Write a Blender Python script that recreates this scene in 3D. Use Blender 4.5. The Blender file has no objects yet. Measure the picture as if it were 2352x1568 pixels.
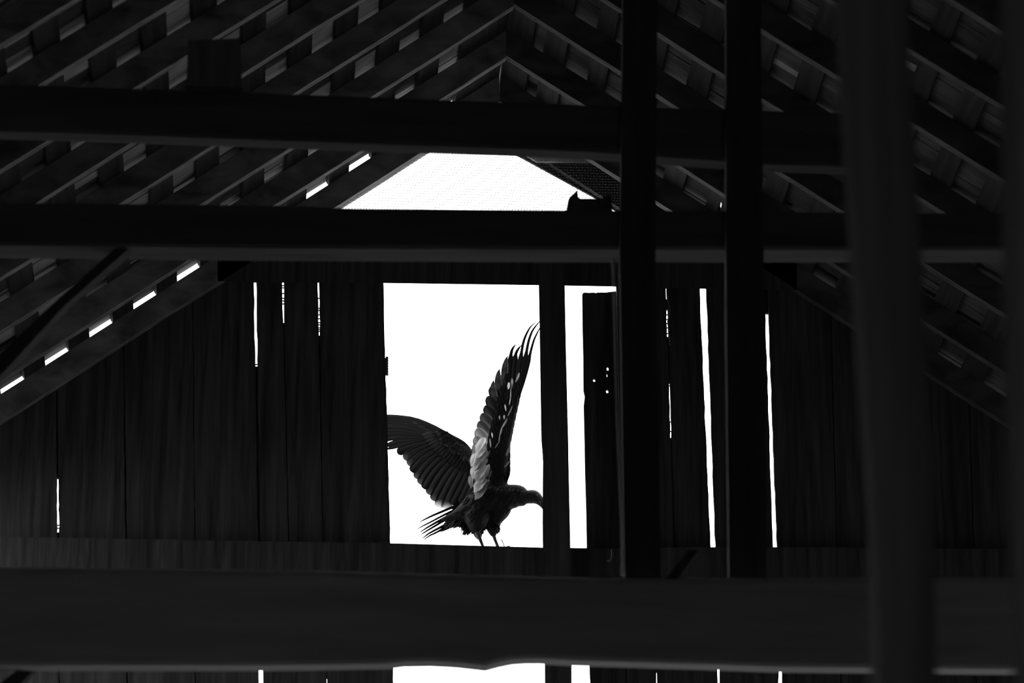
import bpy, bmesh, math, random
from mathutils import Vector, Matrix, noise
from mathutils.geometry import tessellate_polygon
random.seed(11)
sc = bpy.context.scene
COL = sc.collection

# ---------------------------------------------------------------- camera
W, H, F = 2352.0, 1568.0, 9400.0
a_, b_ = 560 - W / 2, 4350 - H / 2            # where lines running along the barn meet
n_ = math.sqrt(a_ * a_ + b_ * b_ + F * F)
psi = math.asin(-a_ / n_)
th = math.asin(b_ / n_ / math.cos(psi))
FW = Vector((math.sin(psi) * math.cos(th), math.cos(psi) * math.cos(th), math.sin(th)))
RT = Vector((math.cos(psi), -math.sin(psi), 0))
UP = RT.cross(FW)
CAM = Vector((0, -20.0, 1.5))


def ray(x, y):
    return FW + RT * ((x - W / 2) / F) - UP * ((y - H / 2) / F)


def U(x, y, Y):                                # photo pixel -> point on the plane at depth Y
    d = ray(x, y)
    return CAM + d * ((Y - CAM.y) / d.y)


def proj(p):
    q = p - CAM
    z = q.dot(FW)
    return W / 2 + F * q.dot(RT) / z, H / 2 - F * q.dot(UP) / z


CAM.x -= U(1148, 173, 0).x
APEX = U(1148, 173, 0)
cam = bpy.data.cameras.new('camera')
cam.sensor_width = 36
cam.lens = F / W * 36
cam.clip_end = 500
cam.dof.use_dof = True
cam.dof.focus_distance = (U(1120, 1050, 0.2) - CAM).dot(FW)
cam.dof.aperture_fstop = 2.8
co = bpy.data.objects.new('camera', cam)
COL.objects.link(co)
m = Matrix((RT, UP, -FW)).transposed().to_4x4()
m.translation = CAM
co.matrix_world = m
sc.camera = co

# ---------------------------------------------------------------- sky, exposure
SKY = 4.5
wd = bpy.data.worlds.new('overcast_sky')
sc.world = wd
wd.use_nodes = True
nt = wd.node_tree
bg = nt.nodes['Background']
tc = nt.nodes.new('ShaderNodeTexCoord')
nz = nt.nodes.new('ShaderNodeTexNoise')
nz.inputs['Scale'].default_value = 1.6
cr = nt.nodes.new('ShaderNodeValToRGB')
cr.color_ramp.elements[0].color = (0.86, 0.86, 0.86, 1)
cr.color_ramp.elements[1].color = (1, 1, 1, 1)
nt.links.new(tc.outputs['Generated'], nz.inputs['Vector'])
nt.links.new(nz.outputs['Fac'], cr.inputs['Fac'])
nt.links.new(cr.outputs['Color'], bg.inputs['Color'])
bg.inputs['Strength'].default_value = SKY
vs = sc.view_settings
vs.view_transform = 'Standard'
vs.look = 'None'
vs.gamma = 1
vs.use_curve_mapping = False
vs.exposure = 0.0
sc.display_settings.display_device = 'sRGB'


# fill lamp added in the unseen rear doorway to brighten the near faces
def area(name, loc, rot, sx, sy, e):
    l = bpy.data.lights.new(name, 'AREA')
    l.shape = 'RECTANGLE'
    l.size, l.size_y, l.energy = sx, sy, e
    o = bpy.data.objects.new(name, l)
    COL.objects.link(o)
    o.location, o.rotation_euler = loc, rot
    return o


area('doorway_fill', (0.3, -23.9, 2.4), (math.radians(90), 0, 0), 3.4, 3.8, 21.0)


# ---------------------------------------------------------------- materials
def mat(name, c0, c1, scale=(6, 6, 6), rough=0.85, bump=0.25, detail=6, dist=0.4, spec=0.2, c2=None):
    mt = bpy.data.materials.new(name)
    mt.use_nodes = True
    n = mt.node_tree
    b = n.nodes['Principled BSDF']
    t = n.nodes.new('ShaderNodeTexCoord')
    mp = n.nodes.new('ShaderNodeMapping')
    mp.inputs['Scale'].default_value = scale
    z = n.nodes.new('ShaderNodeTexNoise')
    z.inputs['Scale'].default_value = 1
    z.inputs['Detail'].default_value = detail
    z.inputs['Distortion'].default_value = dist
    r = n.nodes.new('ShaderNodeValToRGB')
    r.color_ramp.elements[0].position = 0.3
    r.color_ramp.elements[1].position = 0.72
    r.color_ramp.elements[0].color = (c0, c0, c0, 1)
    r.color_ramp.elements[1].color = (c1, c1, c1, 1)
    bp = n.nodes.new('ShaderNodeBump')
    bp.inputs['Strength'].default_value = bump
    bp.inputs['Distance'].default_value = 0.01
    n.links.new(t.outputs['Object'], mp.inputs['Vector'])
    n.links.new(mp.outputs['Vector'], z.inputs['Vector'])
    n.links.new(z.outputs['Fac'], r.inputs['Fac'])
    n.links.new(r.outputs['Color'], b.inputs['Base Color'])
    n.links.new(z.outputs['Fac'], bp.inputs['Height'])
    n.links.new(bp.outputs['Normal'], b.inputs['Normal'])
    b.inputs['Roughness'].default_value = rough
    b.inputs['Specular IOR Level'].default_value = spec
    return mt


M = {
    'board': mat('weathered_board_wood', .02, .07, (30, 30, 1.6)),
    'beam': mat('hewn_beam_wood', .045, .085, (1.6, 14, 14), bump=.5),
    'lit_beam': mat('flare_lit_beam_wood', .24, .36, (1.2, 10, 10), bump=.4),  # paler copy of the beam wood; lens veil on the lowest beam as colour
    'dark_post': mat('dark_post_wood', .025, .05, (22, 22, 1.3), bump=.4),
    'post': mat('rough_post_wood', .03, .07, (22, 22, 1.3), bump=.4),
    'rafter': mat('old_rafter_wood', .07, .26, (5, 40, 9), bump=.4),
    'sheath': mat('sheathing_wood', .015, .04, (30, 1.5, 30)),
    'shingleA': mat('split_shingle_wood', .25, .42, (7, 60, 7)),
    'grey_post': mat('grey_post_wood', .07, .12, (22, 22, 1.3)),
    'rafterR': mat('shaded_rafter_wood', .03, .10, (5, 40, 9), bump=.4),  # darker copy for the right roof, its dimmer light put into the colour
    'hood_shade': mat('hood_shade_wood', .006, .014, (30, 3, 30)),  # shade under the right overhang painted as near-black wood
    'shingleC': mat('shaded_split_shingle_wood', .05, .11, (7, 60, 7)),  # right-hand shingles painted darker for the weaker light there
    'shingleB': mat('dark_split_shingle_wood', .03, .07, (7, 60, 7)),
    'iron': mat('rusty_iron', .05, .12, (60, 60, 60), rough=.6, spec=.4),
    'wire': mat('galvanised_wire', .18, .28, (80, 80, 80), rough=.5, spec=.5),
    'rope': mat('pale_rope', .35, .55, (200, 200, 60)),
    'soil': mat('dirt_floor', .04, .07, (2, 2, 2)),
    'grass': mat('dry_pale_ground', .28, .4, (1, 1, 1)),
    'down': mat('black_down', .022, .075, (150, 150, 30), rough=.8, bump=.22, spec=.25),
    'skin': mat('wrinkled_grey_skin', .02, .06, (220, 220, 160), rough=.6, bump=.7, spec=.35),
    'horn': mat('horn', .04, .10, (60, 60, 60), rough=.4, bump=.1, spec=.5),
    'leg': mat('scaly_leg', .05, .12, (200, 200, 260), rough=.6, bump=.6, spec=.3),
    'eye': mat('dark_eye', .004, .008, (10, 10, 10), rough=.08, bump=0, spec=.6),
}


def feather_mat(name, base, edge, tipt, rough=.5, body_t=.001):
    """vane colour with paler edges and shaft; the thin tip lets daylight through"""
    mt = bpy.data.materials.new(name)
    mt.use_nodes = True
    n = mt.node_tree
    L = n.links.new
    b = n.nodes['Principled BSDF']
    out = n.nodes['Material Output']
    uv = n.nodes.new('ShaderNodeUVMap')
    sp = n.nodes.new('ShaderNodeSeparateXYZ')
    L(uv.outputs['UV'], sp.inputs[0])
    r = n.nodes.new('ShaderNodeValToRGB')          # across the vane
    e = r.color_ramp.elements
    e[0].position, e[0].color = 0.0, (edge * 2.2, edge * 2.2, edge * 2.2, 1)
    e[1].position, e[1].color = 1.0, (edge * .8, edge * .8, edge * .8, 1)
    for p, c in ((.07, base), (.46, base), (.5, (base + edge) / 2), (.54, base), (.90, base)):
        k = e.new(p)
        k.color = (c, c, c, 1)
    L(sp.outputs['X'], r.inputs['Fac'])
    w = n.nodes.new('ShaderNodeTexWave')            # barbs
    w.inputs['Scale'].default_value = 60
    w.inputs['Distortion'].default_value = 3
    L(uv.outputs['UV'], w.inputs['Vector'])
    bp = n.nodes.new('ShaderNodeBump')
    bp.inputs['Strength'].default_value = .25
    bp.inputs['Distance'].default_value = .002
    L(w.outputs['Fac'], bp.inputs['Height'])
    L(bp.outputs['Normal'], b.inputs['Normal'])
    L(r.outputs['Color'], b.inputs['Base Color'])
    b.inputs['Roughness'].default_value = rough
    b.inputs['Specular IOR Level'].default_value = .3
    tr = n.nodes.new('ShaderNodeBsdfTranslucent')
    tr.inputs['Color'].default_value = (.8, .8, .8, 1)
    r2 = n.nodes.new('ShaderNodeValToRGB')
    q = r2.color_ramp.elements
    q[0].position, q[0].color = .84, (body_t, body_t, body_t, 1)
    q[1].position, q[1].color = 1.0, (tipt, tipt, tipt, 1)
    L(sp.outputs['Y'], r2.inputs['Fac'])
    mx = n.nodes.new('ShaderNodeMixShader')
    L(r2.outputs['Color'], mx.inputs[0])
    L(b.outputs[0], mx.inputs[1])
    L(tr.outputs[0], mx.inputs[2])
    L(mx.outputs[0], out.inputs['Surface'])
    return mt


M['quill'] = feather_mat('flight_feather_vane', .028, .18, .006)
M['pale_tip'] = feather_mat('flight_feather_pale_tip', .028, .2, .22)
M['clear_tip'] = feather_mat('worn_translucent_feather_tip', .03, .2, .75)
M['covert'] = feather_mat('covert_feather_vane', .022, .12, .002)
M['grey'] = feather_mat('skylit_feather_vane', .72, .9, .2, .6, .19)  # pale tone carries the skylight on thin dark feathers
M['mid'] = feather_mat('mid_grey_feather_vane', .2, .36, .03, .6, .02)
M['dusk'] = feather_mat('dusky_feather_vane', .06, .14, .02, .6, .006)
M['tail'] = feather_mat('tail_feather_vane', .015, .04, .003)


# ---------------------------------------------------------------- helpers
def link(name, me, mt=None, parent=None, kind=None, smooth=False):
    o = bpy.data.objects.new(name, me)
    COL.objects.link(o)
    if mt:
        me.materials.append(mt)
    if parent:
        o.parent = parent
    if kind:
        o['kind'] = kind
    if smooth:
        for p in me.polygons:
            p.use_smooth = True
    return o


def tag(o, label, cat, group=None):
    o['label'] = label
    o['category'] = cat
    if group:
        o['group'] = group
    return o


def empty(name, loc=(0, 0, 0), kind=None):
    o = bpy.data.objects.new(name, None)
    COL.objects.link(o)
    o.location = loc
    o.empty_display_size = .1
    if kind:
        o['kind'] = kind
    return o


def pydata(vs_, fs, name='mesh'):
    me = bpy.data.meshes.new(name)
    me.from_pydata([tuple(v) for v in vs_], [], fs)
    me.validate()
    bm = bmesh.new()
    bm.from_mesh(me)
    bmesh.ops.recalc_face_normals(bm, faces=bm.faces)
    bm.to_mesh(me)
    bm.free()
    return me


def prism(poly, off, name='mesh'):
    """poly: list of 3-D points (one face), off: extrusion vector"""
    off = Vector(off)
    n = len(poly)
    v = [Vector(p) for p in poly] + [Vector(p) + off for p in poly]
    f = [tuple(range(n)), tuple(range(2 * n - 1, n - 1, -1))]
    f += [(i, (i + 1) % n, n + (i + 1) % n, n + i) for i in range(n)]
    return pydata(v, f, name)


def plate(loops, off, name='mesh'):
    """outline and holes (lists of 3-D points in one plane), given thickness"""
    off = Vector(off)
    flat = [Vector(p) for l in loops for p in l]
    N = len(flat)
    tris = tessellate_polygon([[Vector((p[0], p[2], 0)) for p in l] for l in loops])
    v = flat + [p + off for p in flat]
    f = [tuple(t) for t in tris] + [tuple(N + i for i in reversed(t)) for t in tris]
    s = 0
    for l in loops:
        n = len(l)
        for i in range(n):
            a, b = s + i, s + (i + 1) % n
            f.append((a, b, N + b, N + a))
        s += n
    return pydata(v, f, name)


def tube_data(pts, rad, sides=8, v=None, f=None, flat=1.0):
    v = [] if v is None else v
    f = [] if f is None else f
    pts = [Vector(p) for p in pts]
    s0 = len(v)
    nrm = None
    for i, p in enumerate(pts):
        t = (pts[min(i + 1, len(pts) - 1)] - pts[max(i - 1, 0)]).normalized()
        if nrm is None:
            nrm = t.cross(Vector((0, 1, 0)))
            if nrm.length < .1:
                nrm = t.cross(Vector((1, 0, 0)))
        nrm = (nrm - t * nrm.dot(t)).normalized()
        bn = t.cross(nrm)
        for k in range(sides):
            a = 2 * math.pi * k / sides
            v.append(p + (nrm * math.cos(a) + bn * math.sin(a) * flat) * rad[i])
    for i in range(len(pts) - 1):
        for k in range(sides):
            a = s0 + i * sides + k
            b = s0 + i * sides + (k + 1) % sides
            f.append((a, b, b + sides, a + sides))
    f.append(tuple(s0 + k for k in range(sides)))
    e = s0 + (len(pts) - 1) * sides
    f.append(tuple(e + k for k in reversed(range(sides))))
    return v, f


def tube(pts, rad, sides=8, flat=1.0):
    return pydata(*tube_data(pts, rad, sides, flat=flat))


def lerp(pts, x):                              # piecewise-linear y(x)
    if x <= pts[0][0]:
        (x0, y0), (x1, y1) = pts[0], pts[1]
    elif x >= pts[-1][0]:
        (x0, y0), (x1, y1) = pts[-2], pts[-1]
    else:
        for (x0, y0), (x1, y1) in zip(pts, pts[1:]):
            if x0 <= x <= x1:
                break
    return y0 + (y1 - y0) * (x - x0) / (x1 - x0)


# ---------------------------------------------------------------- the barn
zA = APEX.z
PL, PR = .727, .667                              # slopes of the left and the right roof
XL, XR, YBACK = -4.9, 4.9, -24.0
YB0, YB1 = .05, .075                             # gable boards
HOOD = .42                                       # right-hand roof reaches this far past the gable
YEND = .03                                       # the left-hand one is cut off almost flush


def RL(u, w, Y):
    c, s = 1 / math.hypot(1, PL), PL / math.hypot(1, PL)
    return Vector((-c * u - s * w, Y, zA - s * u + c * w))


def RR(u, w, Y):
    c, s = 1 / math.hypot(1, PR), PR / math.hypot(1, PR)
    return Vector((c * u + s * w, Y, zA - s * u + c * w))


def struct(name, me, mt, parent=None):
    o = link(name, me, mt, parent)
    if parent is None:
        o['kind'] = 'structure'
    return o


def boxpts(x0, x1, y0, y1, z0, z1):
    return [(x0, y0, z0), (x1, y0, z0), (x1, y1, z0), (x0, y1, z0)], (0, 0, z1 - z0)


struct('ground', prism(*boxpts(-80, 80, -80, 80, -.6, -.12)), M['grass'])
struct('floor', prism(*boxpts(XL, XR, YBACK, .3, -.12, 0)), M['soil'])

zl = zA + PL * XL - .02
zr = zA - PR * XR - .02


def board_wall(name, x, z1, opening):
    """side wall of upright boards; opening = (y0, y1, z0, z1) where boards stop short"""
    root = empty(name, (0, 0, 0), 'structure')
    y = YBACK
    while y < .05:
        w = random.uniform(.27, .34)
        ya, yb = y + .0005, min(y + w - .0005, .05)
        if opening and not (yb < opening[0] or ya > opening[1]):
            for za, zb in ((0, opening[2]), (opening[3], z1)):
                if zb - za < .01:
                    continue
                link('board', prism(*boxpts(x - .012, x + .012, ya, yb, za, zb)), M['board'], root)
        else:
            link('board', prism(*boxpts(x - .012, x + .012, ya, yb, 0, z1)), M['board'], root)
        y += w
    return root


board_wall('wall_left', XL, zl, (-2.9, -.15, 3.0, 6.95))
board_wall('wall_right', XR, zr, (-4.6, -.4, 0, 4.4))  # low opening out of view, added to light the left roof
# rear wall with the big doorway behind the camera
rw = empty('wall_rear', (0, 0, 0), 'structure')
x = XL
while x < XR - .01:
    w = .33
    xb = min(x + w, XR)
    z0 = 4.3 if (-1.7 < (x + xb) / 2 < 2.1) else 0
    tops = [zA + PL * q if q < 0 else zA - PR * q for q in (x, xb)]
    link('board', prism([(x, YBACK, z0), (xb, YBACK, z0), (xb, YBACK, tops[1]), (x, YBACK, tops[0])], (0, .025, 0)), M['board'], rw)
    x = xb

# ------------------------------------------------ roof
UMAX = 5.6 * 1.18
gapsL = [(.44 + .275 * k - .146, .44 + .275 * k) for k in range(21)]
lowR = [.16, .36, .61, .90, 1.17, 1.45, 1.72, 1.99, 2.24, 2.50, 2.775, 3.06] + [3.06 + .275 * k for k in range(1, 10)]
gapsR = [(v, v + .146 if v > .3 else v + .07) for v in lowR]
YN_L = [0, -.57, -1.19, -1.83, -2.44, -3.03, -3.65] + [-3.65 - .61 * k for k in range(1, 7)]
YN_R = [0, -.58, -1.21, -1.86, -2.54, -3.20] + [-3.20 - .64 * k for k in range(1, 7)]
YNEAR = -8.0


def roof(side, fn, gaps, yn, yend, hole):
    # outer courses of shingles: stepped sheet, light-tight
    v, f = [], []
    us = [-.06] + [.14 * k for k in range(1, int(UMAX / .14) + 1)]
    Ys = [YBACK - .3, yend]
    for k, u in enumerate(us[:-1]):
        u1 = us[k + 1]
        a, b = .052, .062
        if side < 0:                                  # unseen gap added low in the left-hand roof to light the gable boards
            Ys = [YBACK - .3, yend if u < 3.75 else -2.2]
        for Y in Ys:
            v += [fn(u, a, Y), fn(u1 + .02, b, Y), fn(u1 + .02, b + .012, Y), fn(u, a + .008, Y)]
        s = len(v) - 8
        if hole and u <= hole[0] < u1:
            # one broken shingle leaves a ragged hole in this course
            v[s:] = []
            y0, y1 = hole[1] - .05, hole[1] + .07
            h0, h1 = hole[0] - .013, hole[0] + .013
            for (pa, pb, qa, qb) in ((u, u1 + .02, Ys[0], y0), (u, u1 + .02, y1, Ys[1]), (u, h0, y0, y1), (h1, u1 + .02, y0, y1)):
                s2 = len(v)
                for Y in (qa, qb):
                    v += [fn(pa, a, Y), fn(pb, b, Y), fn(pb, b + .01, Y), fn(pa, a + .01, Y)]
                f += [(s2, s2 + 1, s2 + 5, s2 + 4), (s2 + 3, s2 + 7, s2 + 6, s2 + 2), (s2, s2 + 4, s2 + 7, s2 + 3), (s2 + 1, s2 + 2, s2 + 6, s2 + 5), (s2, s2 + 3, s2 + 2, s2 + 1), (s2 + 4, s2 + 5, s2 + 6, s2 + 7)]
            continue
        f += [(s, s + 1, s + 5, s + 4), (s + 3, s + 7, s + 6, s + 2), (s, s + 4, s + 7, s + 3), (s + 1, s + 2, s + 6, s + 5), (s, s + 3, s + 2, s + 1), (s + 4, s + 5, s + 6, s + 7)]
    root = struct('ceiling', pydata(v, f), M['shingleB'])
    # rafters
    RD = .125
    for n, Y in enumerate(yn):
        nseg = 14
        for th_ in (0,):
            vv, ff = [], []
            t = .05 if (n or side > 0) else .085
            for i in range(nseg + 1):
                u = (.0 if i == 0 else 0) + (UMAX - .25) * i / nseg
                d = RD + (random.uniform(-.004, .004) if 0 < i < nseg else 0)
                top = 0
                if i == 0:
                    u0, u1 = .002, .002 - RD * 0
                for yy in (Y, Y + t):
                    vv += [fn(max(u, .004), top, yy), fn(max(u, RD * (PL if side < 0 else PR) * 1.0), -d, yy)]
            for i in range(nseg):
                s = i * 4
                ff += [(s, s + 1, s + 5, s + 4), (s + 2, s + 6, s + 7, s + 3), (s, s + 4, s + 6, s + 2), (s + 1, s + 3, s + 7, s + 5)]
            ff += [(0, 2, 3, 1), (nseg * 4, nseg * 4 + 1, nseg * 4 + 3, nseg * 4 + 2)]
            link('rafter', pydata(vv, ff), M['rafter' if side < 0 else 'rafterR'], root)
    if side > 0:                                    # outermost rafter carrying the overhang
        link('rafter', prism([fn(.10, -.125, HOOD - .05), fn(UMAX - .3, -.125, HOOD - .05), fn(UMAX - .3, 0, HOOD - .05), fn(.004, 0, HOOD - .05)], (0, .045, 0)), M['hood_shade'], root)
    if side > 0:
        link('barge_board', prism([fn(.19, -.17, HOOD), fn(.75, -.13, HOOD), fn(UMAX - .2, -.13, HOOD), fn(UMAX - .2, .055, HOOD), fn(.01, .055, HOOD)], (0, .02, 0)), M['hood_shade'], root)
    # sheathing boards laid with gaps
    edges = [0.004]
    for g0, g1 in gaps:
        edges += [g0, g1]
    edges.append(UMAX - .05)
    for i in range(0, len(edges) - 1, 2):
        u0, u1 = edges[i], edges[i + 1]
        if u1 - u0 < .01:
            continue
        if hole and u0 < hole[0] < u1:               # board with a knot hole
            uc = hole[0] + .014
            ho = [(uc + .0085 * math.cos(q * .785), -.085 + .075 * math.sin(q * .785)) for q in range(8)]
            ou = [(u0, YNEAR), (u1, YNEAR), (u1, .05), (u0, .05)]
            tr = tessellate_polygon([[Vector((p[0], p[1], 0)) for p in l] for l in (ou, ho)])
            al = ou + ho
            vv = [fn(p[0], .001, p[1]) for p in al] + [fn(p[0], .028, p[1]) for p in al]
            ff = [tuple(t) for t in tr] + [tuple(12 + q for q in t) for t in tr]
            for st_, nn in ((0, 4), (4, 8)):
                ff += [(st_ + q, st_ + (q + 1) % nn, 12 + st_ + (q + 1) % nn, 12 + st_ + q) for q in range(nn)]
            link('sheathing_board', pydata(vv, ff), M['sheath'], root)
            link('sheathing_board', prism([fn(u0, .001, .0505), fn(u1, .001, .0505), fn(u1, .028, .0505), fn(u0, .028, .0505)], (0, yend - .0505, 0)), M['hood_shade'], root)
            continue
        link('sheathing_board', prism([fn(u0, .001, YNEAR), fn(u1, .001, YNEAR), fn(u1, .028, YNEAR), fn(u0, .028, YNEAR)], (0, (-2.2 if side < 0 and u0 > 3.75 else min(yend, .05)) - YNEAR, 0)), M['sheath'], root)
        if side > 0:
            link('sheathing_board', prism([fn(u0, .001, .0505), fn(u1, .001, .0505), fn(u1, .028, .0505), fn(u0, .028, .0505)], (0, yend - .0505, 0)), M['hood_shade'], root)
    # shingles seen from below through each gap
    cells = []
    for g0, g1 in gaps:
        Y = yend
        while Y > YNEAR:
            w = random.uniform(.07, .17)
            cells.append((g0, g1, max(Y - w, YNEAR), Y))
            Y -= w
    vis = []
    for c in cells:
        pa = proj(fn((c[0] + c[1]) / 2, .03, (c[2] + c[3]) / 2))
        inside = -40 < pa[0] < W + 40 and -40 < pa[1] < H
        vis.append((c, inside))
    ins = sorted([c for c, i in vis if i], key=lambda c: c[2] - c[3])[:298]
    iset = set(ins)
    rv, rf, rv2, rf2 = [], [], [], []
    for c, i in vis:
        g0, g1, y0, y1 = c
        if side < 0 and g0 > 3.7 and y1 > -2.2:
            continue
        if hole and g0 - .05 < hole[0] < g1 + .05 and y0 - .02 < hole[1] < y1 + .02:
            continue
        k = random.random()
        wl = .0295 + random.uniform(0, .007)
        wt = random.uniform(-.003, .003)            # cupped or tilted a little
        g = .0015
        ua, ub = g0 - .03, g1 + .03
        p = [fn(ua, wl + .001, y0 + g), fn(ub, wl + .003, y0 + g), fn(ub, wl + .003 + wt, y1 - g), fn(ua, wl + .001 + wt, y1 - g)]
        nr = fn(0, 1, 0) - fn(0, 0, 0)
        p = p + [q + nr * .009 for q in p]
        ff = [(0, 3, 2, 1), (4, 5, 6, 7), (0, 1, 5, 4), (1, 2, 6, 5), (2, 3, 7, 6), (3, 0, 4, 7)]
        if c in iset:
            link('shingle', pydata(p, ff), M[('shingleA' if side < 0 else 'shingleC') if k < .62 and y1 < .05 else 'hood_shade' if y1 > .05 else 'shingleB'], root)
        else:
            RV, RF = (rv2, rf2) if y1 > .05 else (rv, rf)
            s = len(RV)
            RV += p
            RF += [tuple(s + q for q in t) for t in ff]
    o = link('shingle_course', pydata(rv, rf), M['shingleA'], root, kind='stuff')
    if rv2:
        link('shingle_course', pydata(rv2, rf2), M['hood_shade'], root, kind='stuff')
    return root


HOLE_PX = (1657, 468)
# the little hole in the right-hand roof: where the sight line meets the shingles
d = ray(*HOLE_PX)
nR = RR(0, 1, 0) - RR(0, 0, 0)
hp = CAM + d * ((RR(0, .058, 0) - CAM).dot(nR) / d.dot(nR))
cR = 1 / math.hypot(1, PR)
hole_u = (hp - RR(0, .058, 0)).dot(Vector((cR, 0, -PR * cR)))
roof(-1, RL, gapsL, YN_L, YEND, None)
roof(1, RR, gapsR, YN_R, HOOD, (hole_u, hp.y))
# short boards closing the overhang above the gable opening
struct('trim_1', prism([U(1190, 345, .34), U(1345, 354, .34), U(1362, 372, .34), U(1232, 370, .34)], (0, .02, 0)), M['rafter'])

# ------------------------------------------------ gable wall
wb = empty('wall_gable', (0, 0, 0), 'structure')
SILL = [(-200, 1230), (0, 1232), (500, 1241), (897, 1247), (1247, 1257), (1410, 1259), (1640, 1256), (1785, 1256), (2500, 1262)]
HEAD = [(400, 643), (585, 648), (880, 650), (1237, 655), (1415, 658), (1607, 663), (1900, 668)]


def girt(name, top, bot, xs, Y0, Y1, mtl):
    pts = [U(x_, lerp(top, x_) if not callable(top) else top(x_), Y0) for x_ in xs]
    pb = [U(x_, bot(x_), Y0) for x_ in reversed(xs)]
    return link(name, prism(pts + pb, (0, Y1 - Y0, 0)), mtl, wb)


def jig(lo, hi, step, amp=.8):
    n = max(1, int(abs(hi - lo) / step))
    return [lo + (hi - lo) * i / n for i in range(n + 1)]


gx = [-200, 0, 250, 500, 700, 897, 950, 1010, 1080, 1130, 1160, 1247, 1330, 1410, 1640, 1785, 2100, 2500]
girt('sill_girt', [(x_, lerp(SILL, x_)) for x_ in gx], lambda x_: lerp(SILL, x_) + 84, gx, 0.0, .05, M['board'])
# ledge outside the opening, on which the bird stands
led = [U(x_, lerp(SILL, x_), 0) for x_ in (880, 1000, 1120, 1247, 1420)]
link('ledge', prism([p + Vector((0, .0505, 0)) for p in led] + [p + Vector((0, .0505, -.05)) for p in reversed(led)], (0, .37, 0)), M['beam'], wb)
hx = [500, 585, 700, 880, 1000, 1120, 1237, 1330, 1415, 1530, 1607, 1700, 1830]
fr = [U(x_, 586 + (x_ - 880) * .014, 0) for x_ in hx] + [U(x_, lerp(HEAD, x_), 0) for x_ in reversed(hx)]
nh = len(fr)
bk_ = [Vector((p.x, .05, p.z + (.035 if k >= nh // 2 else 0))) for k, p in enumerate(fr)]
link('head_girt', pydata(fr + bk_, [tuple(range(nh)), tuple(range(2 * nh - 1, nh - 1, -1))] + [(k, (k + 1) % nh, nh + (k + 1) % nh, nh + k) for k in range(nh)]), M['board'], wb)


def wtop(x_, Y):                                # roof line (underside of the sheathing) in world z
    return min(zA + PL * x_, zA - PR * x_) - .012


def edge_fn(xt, xb, y0=650., y1=1250.):
    return lambda y: xt + (xb - xt) * (y - y0) / (y1 - y0)


def gboard(el, er, ytop, ybot, seed, name='board', Y0=YB0, parent=None, th_=.025):
    """one upright board; el, er give its left and right edge (px) at height y; ytop None -> up to the roof"""
    rnd = random.Random(seed)
    N = max(6, int(abs(ybot - (ytop or 500)) / 22))
    la = [0] + [rnd.uniform(-.9, .9) for _ in range(N - 1)] + [0]
    lb = [0] + [rnd.uniform(-.9, .9) for _ in range(N - 1)] + [0]
    if ytop is None:
        # solve where each edge meets the roof line
        def meet(e):
            y = 600.
            for _ in range(40):
                p = U(e(y), y, Y0)
                y += (p.z - wtop(p.x, Y0)) * 470 * .9
            return y
        yl, yr = meet(el), meet(er)
    else:
        yl = yr = ytop
    L = [U(el(yl + (ybot - yl) * i / N) + la[i], yl + (ybot - yl) * i / N, Y0) for i in range(N + 1)]
    Rr = [U(er(yr + (ybot - yr) * i / N) + lb[i], yr + (ybot - yr) * i / N, Y0) for i in range(N + 1)]
    v = []
    for i in range(N + 1):
        off = Vector((0, th_, 0))
        v += [L[i], Rr[i], Rr[i] + off, L[i] + off]
    f = []
    for i in range(N):
        s = i * 4
        for k in range(4):
            f.append((s + k, s + (k + 1) % 4, s + 4 + (k + 1) % 4, s + 4 + k))
    f += [(0, 3, 2, 1), (N * 4, N * 4 + 1, N * 4 + 2, N * 4 + 3)]
    return link(name, pydata(v, f), M['board'], parent or wb)


# upper tier: joints as (left edge of gap, right edge of gap)
J = [
    (edge_fn(-520, -512), edge_fn(-518, -510)),
    (edge_fn(-342, -335), edge_fn(-340, -333)),
    (edge_fn(-186, -180), edge_fn(-184, -178)),
    (edge_fn(-30, -24), edge_fn(-28, -22)),
    (edge_fn(126, 131.5), edge_fn(130, 136)),
    (edge_fn(281, 287.5), edge_fn(284, 291.5)),
    (edge_fn(441, 447), edge_fn(443, 449)),
    (edge_fn(583.5, 592), edge_fn(588.5, 598)),
    (edge_fn(648, 662), edge_fn(651.5, 664)),
    (edge_fn(729.5, 741), edge_fn(733.5, 743)),
]
left_edges = J
for i in range(len(J) - 1):
    ytop = None if i < 7 else (600 if i > 7 else 600)
    gboard(J[i][1], J[i + 1][0], ytop, 1270, 100 + i)
gboard(J[-1][1], edge_fn(880.5, 896.5), 600, 1258, 140)
JR = [
    (None, edge_fn(1415, 1428)),
    (edge_fn(1528.5, 1548), edge_fn(1531.5, 1551)),
    (edge_fn(1606.5, 1632), edge_fn(1622, 1643.5)),
    (edge_fn(1755.5, 1775.5), edge_fn(1762.5, 1785)),
    (edge_fn(1905, 1920), edge_fn(1908, 1923)),
    (edge_fn(2060, 2078), edge_fn(2062, 2080)),
    (edge_fn(2215, 2235), edge_fn(2218, 2238)),
    (edge_fn(2370, 2392), edge_fn(2372, 2394)),
    (edge_fn(2525, 2549), edge_fn(2527, 2551)),
    (edge_fn(2680, 2705), edge_fn(2682, 2707)),
]
for i in range(len(JR) - 1):
    gboard(JR[i][1], JR[i + 1][0], 600 if i < 3 else None, 1270, 200 + i)
gboard(edge_fn(2682, 2707), edge_fn(2830, 2855), None, 1270, 260)
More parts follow.
